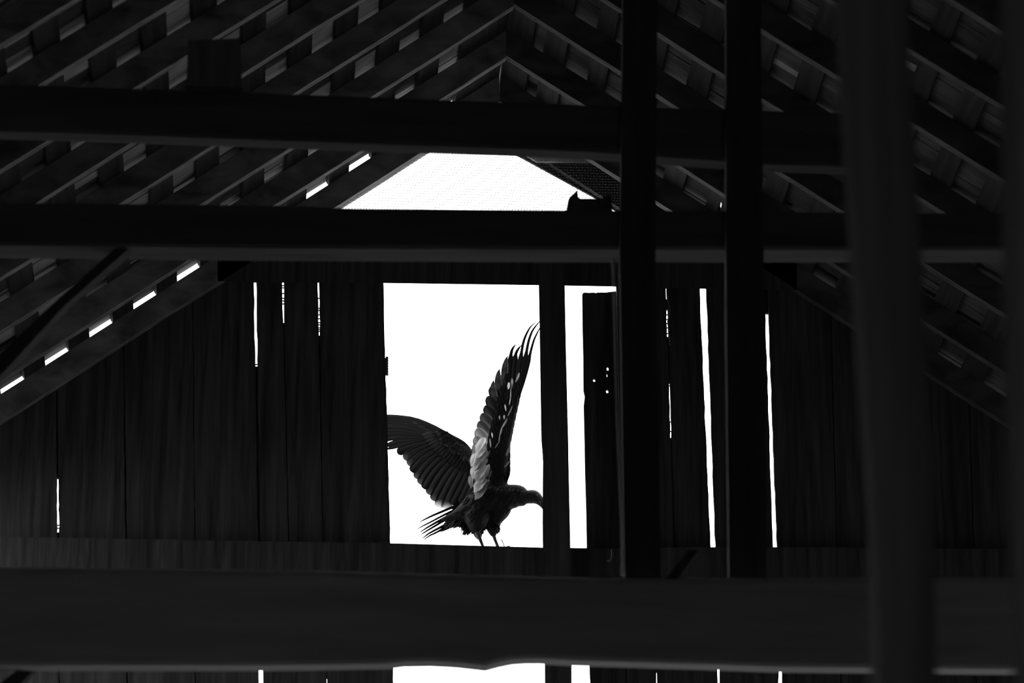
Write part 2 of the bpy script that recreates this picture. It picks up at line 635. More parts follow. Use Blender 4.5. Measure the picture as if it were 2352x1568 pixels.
# lower tier
LJ = [(-520, -518), (-340, -338), (-180, -178), (-24, -22), (134, 136), (290, 292), (447, 449), (593, 603.5), (749.5, 751.5), (903, None)]
for i in range(len(LJ) - 1):
    gboard(edge_fn(LJ[i][1], LJ[i][1] + 3, 1500, 1800), edge_fn(LJ[i + 1][0], LJ[i + 1][0] + 3, 1500, 1800), 1272, 1750 if i < 8 else 1850, 300 + i)
LR = [(None, 1355), (1436, 1438), (1506, 1508.5), (1647, 1653.5), (1787.5, 1796), (1930, 1932), (2085, 2087), (2240, 2242), (2395, 2397), (2550, 2552), (2705, 2707), (2855, 2857)]
for i in range(len(LR) - 1):
    gboard(edge_fn(LR[i][1], LR[i][1] + 4, 1500, 1800), edge_fn(LR[i + 1][0], LR[i + 1][0] + 4, 1500, 1800), 1272, 1750, 330 + i)
# everything lower than the picture: wide boards down to the ground
zlow = U(1176, 1745, YB0).z
xx = XL
k = 0
while xx < XR - .01:
    w = .33
    xb = min(xx + w, XR)
    zd = 4.2 if -1.2 < (xx + xb) / 2 < 3.0 else 0  # unseen door gap added to throw light up under the roof
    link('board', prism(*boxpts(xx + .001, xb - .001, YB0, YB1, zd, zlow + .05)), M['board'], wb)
    xx = xb
# boards shutting off the outer corners beyond the frame
link('board', prism([(XL, YB0, zlow), (U(-515, 1500, YB0).x, YB0, zlow), (U(-515, 1500, YB0).x, YB0, wtop(U(-515, 1500, YB0).x, 0)), (XL, YB0, wtop(XL, 0))], (0, .025, 0)), M['board'], wb)
link('board', prism([(U(2845, 1500, YB0).x, YB0, zlow), (XR, YB0, zlow), (XR, YB0, wtop(XR, 0)), (U(2845, 1500, YB0).x, YB0, wtop(U(2845, 1500, YB0).x, 0))], (0, .025, 0)), M['board'], wb)


# battens nailed outside over the joints that let no light in
def batten(jl, jr, ya, yb, half=7):
    c = lambda y: (jl(y) + jr(y)) / 2
    N = 4
    ys = [ya + (yb - ya) * i / N for i in range(N + 1)]
    pts = [U(c(y) - half, y, YB1) for y in ys] + [U(c(y) + half, y, YB1) for y in reversed(ys)]
    link('batten', prism(pts, (0, .02, 0)), M['board'], wb)


def closed(j, spans, **k):
    for a, b in spans:
        batten(j[0], j[1], a, b, **k)


for j in J[1:4]:
    closed(j, [(990, 1280)])
closed(J[4], [(850, 1098), (1222, 1280)])
closed(J[5], [(760, 1280)])
closed(J[6], [(650, 1280)])
closed(J[7], [(590, 646), (841, 1280)], half=9)
closed(J[8], [(590, 646), (741, 1280)], half=5)
closed(J[9], [(590, 646), (770, 1280)], half=5)
closed(JR[1], [(590, 660), (687, 710), (773, 879), (1005, 1280)], half=5)
closed(JR[3], [(640, 719.5)], half=11)
for j in JR[4:]:
    closed(j, [(700 + 0 * 1, 1280)])
# dirt and splinters bridging the narrow cracks
for (j, ys) in ((J[8], (655, 660, 673, 684, 690, 697)), (J[9], (684, 707, 712, 722, 731, 740, 745, 752, 756, 760)), (JR[1], (722, 733, 742, 752, 765, 885, 968, 990)), (J[7], (836,)), (J[4], (1205, 1212))):
    for y in ys:
        c = (j[0](y) + j[1](y)) / 2
        link('splinter', prism([U(c - 5, y - .9, YB1), U(c + 5, y - .6, YB1), U(c + 5, y + .9, YB1), U(c - 5, y + 1.0, YB1)], (0, .01, 0)), M['board'], wb)
LE = lambda a: edge_fn(a, a + 3, 1500, 1800)
for a in (-339, -179, -23, 135, 291, 448, 1931, 2086, 2241, 2396, 2551):
    batten(LE(a), LE(a), 1270, 1740)
for a, y in ((598, 1500), (750.5, 1557), (1437, 1600), (1507, 1543), (1650, 1500), (1791, 1500)):
    batten(LE(a), LE(a), 1272, y, half=9)
# jamb standing right of the opening
link('jamb', prism([U(1415.5, 657, .045), U(1462, 658, .045), U(1474, 1262, .045), U(1429, 1260, .045)], (0, -.02, 0)), M['post'], wb)
# stud dividing the opening
lp = [(1236.5, 596), (1240, 800), (1243, 1000), (1244, 1020), (1245.5, 1035), (1247, 1060), (1246, 1200), (1247.5, 1300), (1251, 1500), (1254, 1800)]
rp = [(1313, 1800), (1313, 1500), (1311, 1300), (1309, 1200), (1306, 1060), (1305.7, 1035), (1305.4, 1020), (1305, 1000), (1300, 800), (1296, 596)]
fr = [U(*p, -.06) for p in lp + rp]
bk_ = [Vector((p.x + (.014 if k < 10 else -.004), 0, p.z)) for k, p in enumerate(fr)]
n2 = len(fr)
st = pydata(fr + bk_, [tuple(range(n2)), tuple(range(2 * n2 - 1, n2 - 1, -1))] + [(k, (k + 1) % n2, n2 + (k + 1) % n2, n2 + k) for k in range(n2)])
tag(link('door_post', st, M['post']), 'rough upright post splitting the bright opening beside the bird beak', 'post')

# shutter hanging in the right part of the opening, with knot holes
def ell(cx, cy, rx, ry, Y, n=9, sk=0):
    return [U(cx + rx * math.cos(2 * math.pi * i / n) * (1 + .18 * math.sin(i * 2.3)) + sk * math.sin(2 * math.pi * i / n), cy + ry * math.sin(2 * math.pi * i / n), Y) for i in range(n)]


SY = .09
outl = [(1337.5, 675), (1339, 672.5), (1343, 671.5), (1352, 672), (1366, 671.5), (1368, 673), (1372, 671.5), (1380, 671), (1392, 671.5), (1400, 670), (1420, 668.5), (1452, 669), (1462, 1275)]
outl += [(1348.5, 1275), (1347, 1180), (1344, 1080), (1343, 1020), (1341, 930), (1343.5, 909), (1340.5, 896), (1340, 820), (1338.5, 760)]
shroot = empty('shutter', U(1400, 1258, SY))
tag(shroot, 'dark plank shutter with knot holes and ragged top right of the dividing post', 'shutter')
holes = [ell(1396, 846, 2.6, 5, SY), ell(1395, 857, 1.3, 7, SY), ell(1365, 872.5, 3.1, 4, SY), ell(1395, 898, 3, 4.6, SY)]
me = plate([[U(*p, SY) for p in outl]] + [holes[0], [p for p in ell(1394.5, 861, 1.2, 4.5, SY, 7)], holes[2], holes[3], ell(1409, 732.5, 3.2, 1.2, SY, 7, 0)], (0, .022, 0))
o = link('plank', me, M['board'])
o.parent = shroot
o.matrix_parent_inverse = Matrix.Translation(-shroot.location)

# hinge leaf on the left edge of the opening
vv, ff = [], []
for i in range(7):
    cy = 822 + i * 6.2
    c0 = U(888.6, cy - 2.8, .085)
    c1 = U(888.9, cy + 2.8, .085)
    tube_data([c0, (c0 + c1) / 2, c1], [.0072, .0088, .0072], 8, vv, ff)
s = len(vv)
for Y in (.076, .080):
    vv += [U(868, 822, Y), U(889, 822, Y), U(889, 860, Y), U(868, 860, Y)]
ff += [(s, s + 3, s + 2, s + 1), (s + 4, s + 5, s + 6, s + 7), (s, s + 1, s + 5, s + 4), (s + 1, s + 2, s + 6, s + 5), (s + 2, s + 3, s + 7, s + 6), (s + 3, s, s + 4, s + 7)]
tag(link('hinge', pydata(vv, ff), M['iron']), 'old iron hinge knuckle on the left edge of the opening', 'hinge')

# ------------------------------------------------ wire screen over the gable peak
vv, ff = [], []
YM = .056
x0, x1 = U(700, 480, YM).x, U(1500, 480, YM).x
z0, z1 = U(1148, 600, YM).z, zA
sp = .0157
nx = int((x1 - x0) / sp)


def lim(z):
    return (-(zA - z) / PL + .04, (zA - z) / PR - .04)


rows = int((z1 - z0 - .12) / sp)
for r in range(rows):
    z = z0 + r * sp
    a, b = lim(z)
    a, b = max(a, x0), min(b, x1)
    if b - a < .1:
        continue
    n = int((b - a) / sp)
    pts, rad = [], []
    for i in range(n + 1):
        xx = a + i * sp
        sag = .0022 * noise.noise(Vector((xx * 3, z * 3, 0)))
        for dx, rr in ((0, .0021), (.0038, .0022), (.0055, .0006), (.0135, .0006)):
            pts.append((xx + dx, YM + (.001 if i % 2 else -.001), z + sag + (.0006 if i % 2 else -.0006) + .0008 * (dx / sp)))
            rad.append(rr)
    tube_data(pts, rad, 3, vv, ff)
for i in range(nx):
    xx = x0 + i * sp
    zt = min(zA + PL * xx, zA - PR * xx) - .04
    if zt - z0 < .1:
        continue
    n = 8
    pts = [(xx + .0025 * noise.noise(Vector((xx * 4, j * .7, 3))), YM, z0 + (zt - z0) * j / n) for j in range(n + 1)]
    tube_data(pts, [.00028] * (n + 1), 3, vv, ff)
tag(link('wire_screen', pydata(vv, ff), M['wire']), 'fine wire netting stretched over the bright open gable peak', 'netting')


# ------------------------------------------------ timbers of the frame nearer the camera
def beam(name, top, bot, xs, Y, depth, mtl, label, cat='beam', round_=.0, under=None, seg=40):
    """horizontal timber; px outlines of its near face, depth metres front to back, upper edge rounded"""
    n = seg
    v, f = [], []
    for i in range(n + 1):
        x_ = xs[0] + (xs[1] - xs[0]) * i / n
        a, b = U(x_, lerp(top, x_), Y), U(x_, lerp(bot, x_), Y)
        h = a.z - b.z
        r = round_
        ring = [a + Vector((0, r * 1.6, 0)), a + Vector((0, r * .55, -r * .45)), a + Vector((0, r * .12, -r * 1.1)), a + Vector((0, 0, -r * 2 - .002)),
                b + Vector((0, 0, .012)), b + Vector((0, .012, 0)), b + Vector((0, depth - .01, 0)), b + Vector((0, depth, .01)), a + Vector((0, depth, -.01)), a + Vector((0, depth - .01, 0))]
        v += ring
    m_ = 10
    for i in range(n):
        s = i * m_
        for k in range(m_):
            f.append((s + k, s + (k + 1) % m_, s + m_ + (k + 1) % m_, s + m_ + k))
    f += [tuple(range(m_)), tuple(n * m_ + k for k in reversed(range(m_)))]
    o = link(name, pydata(v, f), mtl, smooth=False)
    tag(o, label, cat)
    return o


def xclip(Y):   # px range between the side walls
    return None


YT = -4.9
# upper collar beam
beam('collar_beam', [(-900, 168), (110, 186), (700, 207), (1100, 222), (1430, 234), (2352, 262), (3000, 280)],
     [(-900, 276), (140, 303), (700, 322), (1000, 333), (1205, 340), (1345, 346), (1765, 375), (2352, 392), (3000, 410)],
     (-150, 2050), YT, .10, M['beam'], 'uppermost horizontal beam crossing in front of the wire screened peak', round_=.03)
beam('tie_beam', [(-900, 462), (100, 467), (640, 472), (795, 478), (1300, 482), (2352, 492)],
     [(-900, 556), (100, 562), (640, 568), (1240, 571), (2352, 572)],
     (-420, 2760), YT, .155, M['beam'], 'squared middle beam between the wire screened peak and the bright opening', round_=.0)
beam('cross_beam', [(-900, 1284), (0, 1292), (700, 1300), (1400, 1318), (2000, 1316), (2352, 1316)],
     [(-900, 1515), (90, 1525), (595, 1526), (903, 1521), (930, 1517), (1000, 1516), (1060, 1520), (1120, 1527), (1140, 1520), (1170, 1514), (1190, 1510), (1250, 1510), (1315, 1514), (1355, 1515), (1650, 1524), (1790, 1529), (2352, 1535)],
     (-700, 3060), -5.2, .10, M['lit_beam'], 'broad lowest beam spanning the whole view under the bird', round_=.035, seg=120)


def stick(name, quad, Y, depth, mtl, label, cat):
    tag(link(name, prism([U(*q, Y) for q in quad], (0, depth, 0)), mtl), label, cat)


stick('post', [(1432, -120), (1512, -120), (1508, 200), (1506, 600), (1520, 1400), (1436, 1400), (1424, 600), (1428, 300)], YT - .12, .05, M['dark_post'], 'dark upright post just right of the hanging cord', 'post')
stick('post', [(1668, -120), (1746, -120), (1756, 720), (1761, 1400), (1676, 1400), (1668, 700)], YT - .12, .05, M['dark_post'], 'dark upright post between the two widest light cracks', 'post')
stick('post', [(1925, -150), (2075, -150), (2118, 600), (2146, 1200), (2168, 2600), (2040, 2600), (2012, 1200), (1972, 600)], -11.6, .12, M['grey_post'], 'blurred upright post nearest the camera in the right of the view', 'post')
stick('post', [(2318, -150), (2470, -150), (2500, 600), (2560, 2600), (2380, 2600), (2330, 650)], -12.6, .12, M['grey_post'], 'blurred upright post cut off by the right edge of the view', 'post')
stick('stub_post', [(432, 92), (552, 88), (556, 200), (428, 196)], YT - .06, .1, M['grey_post'], 'short squared block standing on the uppermost beam at the left', 'block')
stick('brace', [(262, 572), (294, 572), (150, 700), (12, 850), (-120, 965), (-120, 925), (0, 812), (130, 690)], YT + .02, .08, M['dark_post'], 'slanting brace rising to the middle beam at the far left', 'brace')
stick('brace', [(1582, 1262), (1606, 1262), (1540, 1350), (1512, 1350)], -5.16, .06, M['dark_post'], 'short slanting brace above the lowest beam right of the cord', 'brace')
stick('brace', [(62, 1518), (92, 1524), (-60, 1680), (-110, 1660)], -5.1, .06, M['dark_post'], 'slanting brace below the lowest beam in the lower left corner', 'brace')
# block with a splintered peak on the middle beam
bl = [(1299, 484), (1304, 458), (1307, 452), (1320, 440), (1325, 434.5), (1328, 433.5), (1329, 451), (1333, 454.5), (1384, 454.5), (1388, 448), (1404, 446), (1408, 486)]
stick('wood_block', bl, YT + .02, .09, M['post'], 'dark split wooden block with a pointed splinter lying on the middle beam', 'block')
# hanging cord between the beams
pts = [(1408, 596), (1409, 640), (1411, 700), (1412, 760), (1414, 860), (1418, 980), (1423, 1100), (1427, 1200), (1430, 1290), (1431, 1320)]
cord = [U(*p, YT - .20) for p in pts]
tag(link('cord', tube(cord, [.0075, .004, .0045, .0035, .003, .003, .0035, .0035, .005, .0085], 8), M['rope'], smooth=True), 'thin pale cord hanging beside the dark post right of the shutter', 'cord')
# bent twig-like wire over the crack right of the shutter
w2 = [(1531, 655), (1532, 684), (1536, 700), (1539, 712), (1538, 722), (1533, 738), (1537, 775), (1539, 792)]
tag(link('bent_wire', tube([U(*p, .04) for p in w2], [.0022] * len(w2), 6), M['wire'], smooth=True), 'thin bent wire hanging over the narrow crack right of the shutter', 'wire')
# latch hook under the shutter
hk = [(1405, 1262), (1406, 1275), (1404, 1284), (1399, 1289), (1395, 1286)]
tag(link('latch_hook', tube([U(*p, -.02) for p in hk], [.004, .005, .006, .006, .003], 8), M['iron'], smooth=True), 'small iron hook hanging from the sill below the shutter', 'hook')
# nail head and bent nail standing on the sill
nl = [(1152.3, 1239.5), (1153, 1241), (1156, 1248), (1159.5, 1257)]
tag(link('nail', tube([U(*p, .012) for p in nl], [.0046, .0025, .0024, .0024], 6), M['iron']), 'thin nail sticking up from the sill right of the bird legs', 'nail')
ch = [(1160, 1257), (1163, 1254.2), (1167, 1253), (1170.5, 1252.8), (1172.5, 1257)]
tag(link('wood_chip', prism([U(*p, .015) for p in ch], (0, .02, 0)), M['post']), 'tiny wood chip on the sill beside the nail', 'chip')

# ---------------------------------------------------------------- the bird
BY = .22


def B(x, y, dy=0.):
    return U(x, y, BY + dy)


PX = 1 / 468.0                                 # metres per photo pixel at the bird
zled = lambda X: min(led, key=lambda p: abs(p.x - X)).z


bird = empty('vulture', (B(1120, 1250).x, BY, led[2].z))
tag(bird, 'black vulture with raised spread wings standing on the sill of the opening', 'bird')
INV = Matrix.Translation(-bird.location)


def bpart(name, me, mt, parent=None, smooth=True):
    o = link(name, me, mt, None, smooth=smooth)
    o.parent = parent or bird
    o.matrix_parent_inverse = INV if parent is None else Matrix.Identity(4)
    return o


# --- body, neck, head and thighs in one surface
vv, ff = [], []


def loft(pts, sides=20, flat=1.0):
    tube_data([B(p[0], p[1], p[3] if len(p) > 3 else 0) for p in pts], [p[2] * PX for p in pts], sides, vv, ff, flat=flat)


def smooth_path(pts, n=4):
    out = []
    P = [pts[0]] + list(pts) + [pts[-1]]
    for i in range(1, len(P) - 2):
        p0, p1, p2, p3 = P[i - 1], P[i], P[i + 1], P[i + 2]
        for k in range(n):
            t = k / n
            out.append(tuple(.5 * ((2 * b) + (c - a) * t + (2 * a - 5 * b + 4 * c - d_) * t * t + (3 * b - a - 3 * c + d_) * t ** 3) for a, b, c, d_ in zip(p0, p1, p2, p3)))
    out.append(tuple(pts[-1]))
    return out


loft(smooth_path([(1012, 1194, 2, 0), (1024, 1191, 8, 0), (1045, 1187, 16, 0), (1070, 1178, 28, 0), (1096, 1165, 39, 0), (1122, 1152, 42, 0), (1144, 1146, 38, 0), (1163, 1142, 33, 0), (1180, 1139.5, 30, 0), (1193, 1140, 28, 0), (1204, 1144, 21.5, 0), (1211, 1146, 16, 0)]), flat=.8)
# neck ruff into bare head
loft(smooth_path([(1188, 1141, 20, 0), (1204, 1142, 17, 0), (1216, 1141, 16, 0), (1226, 1140.5, 15.6, 0), (1233, 1143.5, 13.5, 0), (1239, 1148.5, 10.5, 0), (1244, 1154, 8, 0)]), flat=.85)
# upper back sweeping up into the raised wing
loft(smooth_path([(1125, 1135, 38, 0), (1133, 1105, 36, 0), (1140, 1075, 31, -.01), (1144, 1050, 25, -.02), (1148, 1025, 17, -.02)]), flat=.55)
loft(smooth_path([(1120, 1112, 36, 0), (1106, 1092, 20, 0), (1090, 1066, 12, .03), (1078, 1048, 8, .05)]), flat=.5)
# breast and feathered thighs
loft(smooth_path([(1152, 1148, 28, 0), (1150, 1168, 26, 0), (1140, 1184, 22, 0), (1128, 1200, 18, .01)]), flat=.8)
loft(smooth_path([(1122, 1150, 10, .01), (1128, 1170, 30, .02), (1131, 1196, 22, .035), (1132, 1212, 17, .035), (1133, 1224, 11, .035), (1135, 1232, 5, .035)]), flat=.8)
loft(smooth_path([(1108, 1140, 8, .0), (1103, 1160, 26, -.01), (1097, 1180, 32, -.02), (1094, 1198, 27, -.03), (1094, 1214, 18, -.035), (1098, 1226, 10, -.035), (1102, 1236, 5, -.035)]), flat=.8)
loft(smooth_path([(1088, 1180, 32, 0), (1079, 1200, 24, 0), (1074, 1214, 15, 0), (1071, 1225, 7, 0)]), flat=.7)
loft(smooth_path([(1080, 1176, 30, .01), (1060, 1187, 23, .01), (1042, 1197, 16, .01), (1028, 1205, 9, .01), (1018, 1209, 3, .01)]), flat=.6)
loft(smooth_path([(1136, 1190, 20, .02), (1137, 1206, 14, .02), (1138, 1219, 9.5, .02)]), flat=.8)
from mathutils.bvhtree import BVHTree
BODY = BVHTree.FromPolygons([tuple(p) for p in vv], [tuple(t) for t in ff])
body = bpart('body', pydata(vv, ff), M['down'])
rm = body.modifiers.new('remesh', 'REMESH')
rm.mode = 'VOXEL'
rm.voxel_size = .0042
rm.use_smooth_shade = True
sm = body.modifiers.new('smooth', 'SMOOTH')
sm.factor, sm.iterations = .6, 12

# bare wrinkled hood over the head
vv, ff = [], []
loft(smooth_path([(1211, 1141, 16.6, 0), (1218, 1140.5, 17.0, 0), (1226, 1141, 17.2, 0), (1233, 1144.5, 15.2, 0), (1239, 1149.5, 12.0, 0), (1243.5, 1155, 9.4, 0)], 5), 22, flat=.82)
hd = bpart('head_skin', pydata(vv, ff), M['skin'])
hd['label'] = 'bare wrinkled dark grey head skin'
# beak: base, long bill and hooked tip
vv, ff = [], []
loft(smooth_path([(1239, 1151, 9.2, 0), (1246, 1158, 8.4, 0), (1253, 1167, 7.2, 0), (1258, 1175, 5.6, 0), (1261, 1183, 3.4, 0), (1260, 1190, 1.0, 0)], 4), 14, flat=.6)
bk = bpart('beak', pydata(vv, ff), M['horn'])
bk['label'] = 'hooked horn-coloured beak'
for dy in (-.0275, .0275):
    bm = bmesh.new()
    bmesh.ops.create_uvsphere(bm, u_segments=14, v_segments=10, radius=.0062)
    me = bpy.data.meshes.new('eye')
    bm.to_mesh(me)
    bm.free()
    me.transform(Matrix.Translation(B(1231.5, 1137.5, dy)))
    bpart('eye', me, M['eye'])
    vv, ff = [], []
    loft([(1236, 1146, 1.0, dy * .75), (1239, 1150, 1.9, dy * .78), (1242, 1155, 1.0, dy * .72)], 6)
    bpart('nostril_ridge', pydata(vv, ff), M['horn'])

# --- legs and feet
for k, (path, dy) in enumerate((([(1096, 1222, 7.5), (1101, 1234, 5.0), (1105, 1244, 4.0), (1109, 1254, 3.4)], -.06), ([(1129, 1214, 8), (1133, 1226, 5.2), (1137, 1239, 4.0), (1141, 1249, 3.8)], .05))):
    pts = [B(x_, y_, dy) for x_, y_, r_ in path]
    rad = [r_ * PX for x_, y_, r_ in path]
    last, prev = pts[-1], pts[-2]
    d = (last - prev).normalized()
    zf = zled(last.x) + .010
    t = (last.z - zf) / max(-d.z, .2)
    foot = last + d * t
    foot.y = last.y
    pts.append(foot)
    rad.append(.0085)
    leg = bpart('leg', tube(pts, rad, 12), M['leg'])
    vv, ff = [], []
    for ang, ln in ((0, .075), (32, .066), (-32, .066), (180, .032)):
        a = math.radians(ang)
        dr = Vector((math.cos(a), math.sin(a), 0))
        tp = [foot, foot + dr * ln * .35 + Vector((0, 0, .004)), foot + dr * ln * .7 + Vector((0, 0, -.001)), foot + dr * ln + Vector((0, 0, -.002)), foot + dr * (ln + .014) + Vector((0, 0, -.007))]
        tube_data(tp, [.0085, .0068, .006, .0048, .0009], 8, vv, ff)
    fo = bpart('foot', pydata(vv, ff), M['leg'], leg)


# --- feathers
def feather(name, path, wpx, mt, parent, dy=0., tilt=0., camber=.25, base=.35, tip=.7, side=(1, 1), flat_tip=False, nseg=12, prof=None, face=None):
    """path: px points from root to tip (x, y[, depth]); wpx: full width in px; tilt: turn about its shaft (deg)"""
    P = smooth_path([(p[0], p[1], (p[2] if len(p) > 2 else 0) + dy) for p in path], 5)
    # resample evenly
    pts = [B(*p) for p in P]
    ln = [0]
    for a, b in zip(pts, pts[1:]):
        ln.append(ln[-1] + (b - a).length)
    tot = ln[-1]
    v, uv, f = [], [], []
    cols = 5
    j = 0
    for i in range(nseg + 1):
        s = 1 - (1 - i / nseg) ** 1.7
        tl = tot * s
        while j < len(ln) - 2 and ln[j + 1] < tl:
            j += 1
        q = (tl - ln[j]) / max(ln[j + 1] - ln[j], 1e-9)
        p = pts[j].lerp(pts[j + 1], q)
        t = (pts[min(j + 1, len(pts) - 1)] - pts[j]).normalized()
        view = (p - CAM).normalized()
        sd = t.cross(view).normalized()
        sd = Matrix.Rotation(math.radians(tilt), 3, t) @ sd
        ws_ = 1.0
        if face:
            fv = Vector(face)
            fv = (fv - t * fv.dot(t)).normalized()
            s2 = t.cross(fv).normalized()
            if s2.dot(sd) < 0:
                s2 = -s2
            ws_ = min(2.6, 1 / max(abs(s2.dot(sd)), .3))
            sd = s2
        nr = sd.cross(t).normalized()
        if nr.dot(view) > 0:
            nr = -nr
        if s < base:
            w = .42 + .58 * (s / base) ** .8
        elif s > tip:
            e = (s - tip) / (1 - tip)
            w = math.sqrt(max(0, 1 - e ** (3.2 if flat_tip else 1.9)))
        else:
            w = 1
        if prof:
            w = lerp(prof, s)
        w = max(w, .04) * wpx * PX / 2 * ws_
        for c in range(cols):
            a = -1 + 2 * c / (cols - 1)
            ws = w * (side[0] if a < 0 else side[1])
            v.append(p + sd * a * ws - nr * camber * ws * (a * a))
            uv.append((c / (cols - 1), s))
    N = len(v)
    thick = .0007
    nrm = (v[cols * 2 + 4] - v[cols * 2]).cross(v[cols * 4] - v[cols * 2]).normalized()
    v2 = [p + nrm * thick for p in v]
    for i in range(nseg):
        for c in range(cols - 1):
            a = i * cols + c
            f.append((a, a + 1, a + cols + 1, a + cols))
    f2 = [tuple(N + q for q in reversed(t)) for t in f]
    rim = [c for c in range(cols)] + [i * cols + cols - 1 for i in range(1, nseg + 1)] + [nseg * cols + c for c in range(cols - 2, -1, -1)] + [i * cols for i in range(nseg - 1, 0, -1)]
    f3 = [(rim[k], rim[(k + 1) % len(rim)], N + rim[(k + 1) % len(rim)], N + rim[k]) for k in range(len(rim))]
    me = bpy.data.meshes.new(name)
    allv = v + v2
    me.from_pydata([tuple(p) for p in allv], [], f + f2 + f3)
    ul = me.uv_layers.new(name='UVMap')
    uu = uv + uv
    for lp in me.loops:
        ul.data[lp.index].uv = uu[lp.vertex_index]
    return bpart(name, me, mt, parent)


# LEFT (far) WING, spread sideways; arm bone first, then flight feathers and coverts on it
vv, ff = [], []
loft(smooth_path([(1096, 1060, 20, .04), (1080, 1044, 13, .06), (1062, 1020, 9, .08), (1038, 1004, 7, .10), (1008, 989, 5, .12), (975, 979, 3, .14), (940, 968, 1.5, .17)]), 12, flat=.6)
wingL = bpart('wing', pydata(vv, ff), M['down'])
wingL['label'] = 'left wing fanned out sideways'
prim = [  # root, bend, end beyond the left jamb
    [(1040, 1002), (965, 967), (918, 958), (880, 957), (845, 962)],
    [(1035, 1003), (962, 974), (915, 963), (880, 963), (840, 970)],
    [(1032, 1006), (960, 981), (915, 971), (880, 971), (838, 980)],
    [(1030, 1008), (965, 988), (915, 980.5), (882, 982), (838, 990)],
    [(1030, 1012), (965, 995), (918, 988), (884, 989), (842, 1000)],
    [(1032, 1016), (970, 1001), (920, 995), (884, 998), (848, 1010)],
    [(1034, 1020), (978, 1007), (925, 1003), (886, 1009), (856, 1022)],
    [(1038, 1022), (985, 1010), (930, 1011), (893, 1021), (876, 1030)],
    [(1042, 1024), (990, 1014), (935, 1017), (902, 1027), (888, 1031)],
]
for i, p in enumerate(prim):
    feather('flight_feather', [(q[0], q[1], .10 + .10 * (1040 - q[0]) / 200) for q in p], 12 if i < 3 else 15, M['quill'], wingL, dy=.003 * i, tilt=14, base=.2, tip=.75, side=(1.0, .8), nseg=14)
sec = [  # root -> tip
    [(1046, 1024), (990, 1018), (944, 1026), (912, 1040)],
    [(1050, 1026), (998, 1023), (955, 1036), (927, 1054)],
    [(1052, 1028), (1002, 1029), (965, 1044), (937, 1068)],
    [(1056, 1030), (1010, 1034), (972, 1054), (945, 1084)],
    [(1058, 1032), (1018, 1040), (982, 1064), (955, 1099)],
    [(1062, 1034), (1024, 1046), (992, 1072), (964, 1112)],
    [(1064, 1038), (1034, 1052), (1002, 1080), (974, 1123)],
    [(1068, 1040), (1042, 1058), (1012, 1090), (985, 1136)],
    [(1070, 1044), (1050, 1066), (1022, 1102), (995, 1150)],
    [(1074, 1048), (1056, 1074), (1032, 1112), (1006, 1165)],
    [(1078, 1052), (1064, 1084), (1044, 1120), (1022, 1169)],
    [(1084, 1056), (1074, 1092), (1058, 1126), (1040, 1160)],
    [(1090, 1060), (1084, 1096), (1072, 1126), (1058, 1154)],
    [(1094, 1066), (1092, 1098), (1084, 1126), (1072, 1150)],
    [(1098, 1072), (1098, 1100), (1094, 1124), (1086, 1146)],
]
for i, p in enumerate(sec):
    pale = i in (1, 2, 4, 5, 7, 8)
    feather('flight_feather', [(q[0], q[1], .08 + .06 * (1080 - q[0]) / 160) for q in p], 24 + .5 * i, M['clear_tip' if i in (9, 10) else 'pale_tip' if pale else 'quill' if i < 11 else 'tail'], wingL, dy=.030 - .003 * i, tilt=12, base=.25, tip=.88, flat_tip=True, side=(1.05, .9), nseg=14)
rn = random.Random(5)
# greater coverts, then rows of small coverts along the arm
for i in range(16):
    t = i / 15
    rx, ry = 1030 + 52 * t, 994 + 42 * t
    ang = math.radians(196 - 88 * t)
    L_ = 62 - 10 * t
    ex, ey = rx + L_ * math.cos(ang), ry - L_ * math.sin(ang) * -1 if False else ry + L_ * math.sin(math.pi - ang + math.pi) * -1
    ang2 = math.radians(176 - 70 * t)          # pointing left, then down-left
    ex, ey = rx + L_ * math.cos(ang2), ry + L_ * math.sin(ang2)
    feather('covert_feather', [(rx, ry, .075), ((rx + ex) / 2 + 2, (ry + ey) / 2 - 3, .07), (ex, ey, .085 + .02 * (1 - t))], 15, M['covert'], wingL, tilt=10, nseg=8, base=.25, tip=.6)
for r in range(4):
    for i in range(11):
        t = (i + .5 * (r % 2)) / 11
        rx, ry = 1022 + 62 * t + r * 1.5, 990 + 40 * t + r * 7
        ang2 = math.radians(172 - 60 * t + rn.uniform(-10, 10))
        L_ = 24 - 2 * r + rn.uniform(-3, 3)
        ex, ey = rx + L_ * math.cos(ang2), ry + L_ * math.sin(ang2)
        feather('small_covert', [(rx, ry, .045), ((rx + ex) / 2, (ry + ey) / 2 - 1, .036), (ex, ey, .048)], 8.5, M['covert' if rn.random() < .7 else 'dusk'], wingL, dy=.02 * (1 - t), tilt=8, nseg=7, base=.3, tip=.5)
# leading-edge coverts lying along the top line
for i in range(8):
    t = i / 7
    rx, ry = 1076 - 90 * t, 1021 - 41 * t + 5 * math.sin(t * 3)
    ang2 = math.radians(200 + 4 * math.sin(i) + (10 if i < 4 else 0))
    L_ = 40
    feather('small_covert', [(rx, ry + 3, .06), (rx - 20, ry - 9 + 3 * t, .06), (rx - 42, ry - 15 + 4 * t, .08)], 7, M['covert'], wingL, dy=.05 * t, nseg=6)

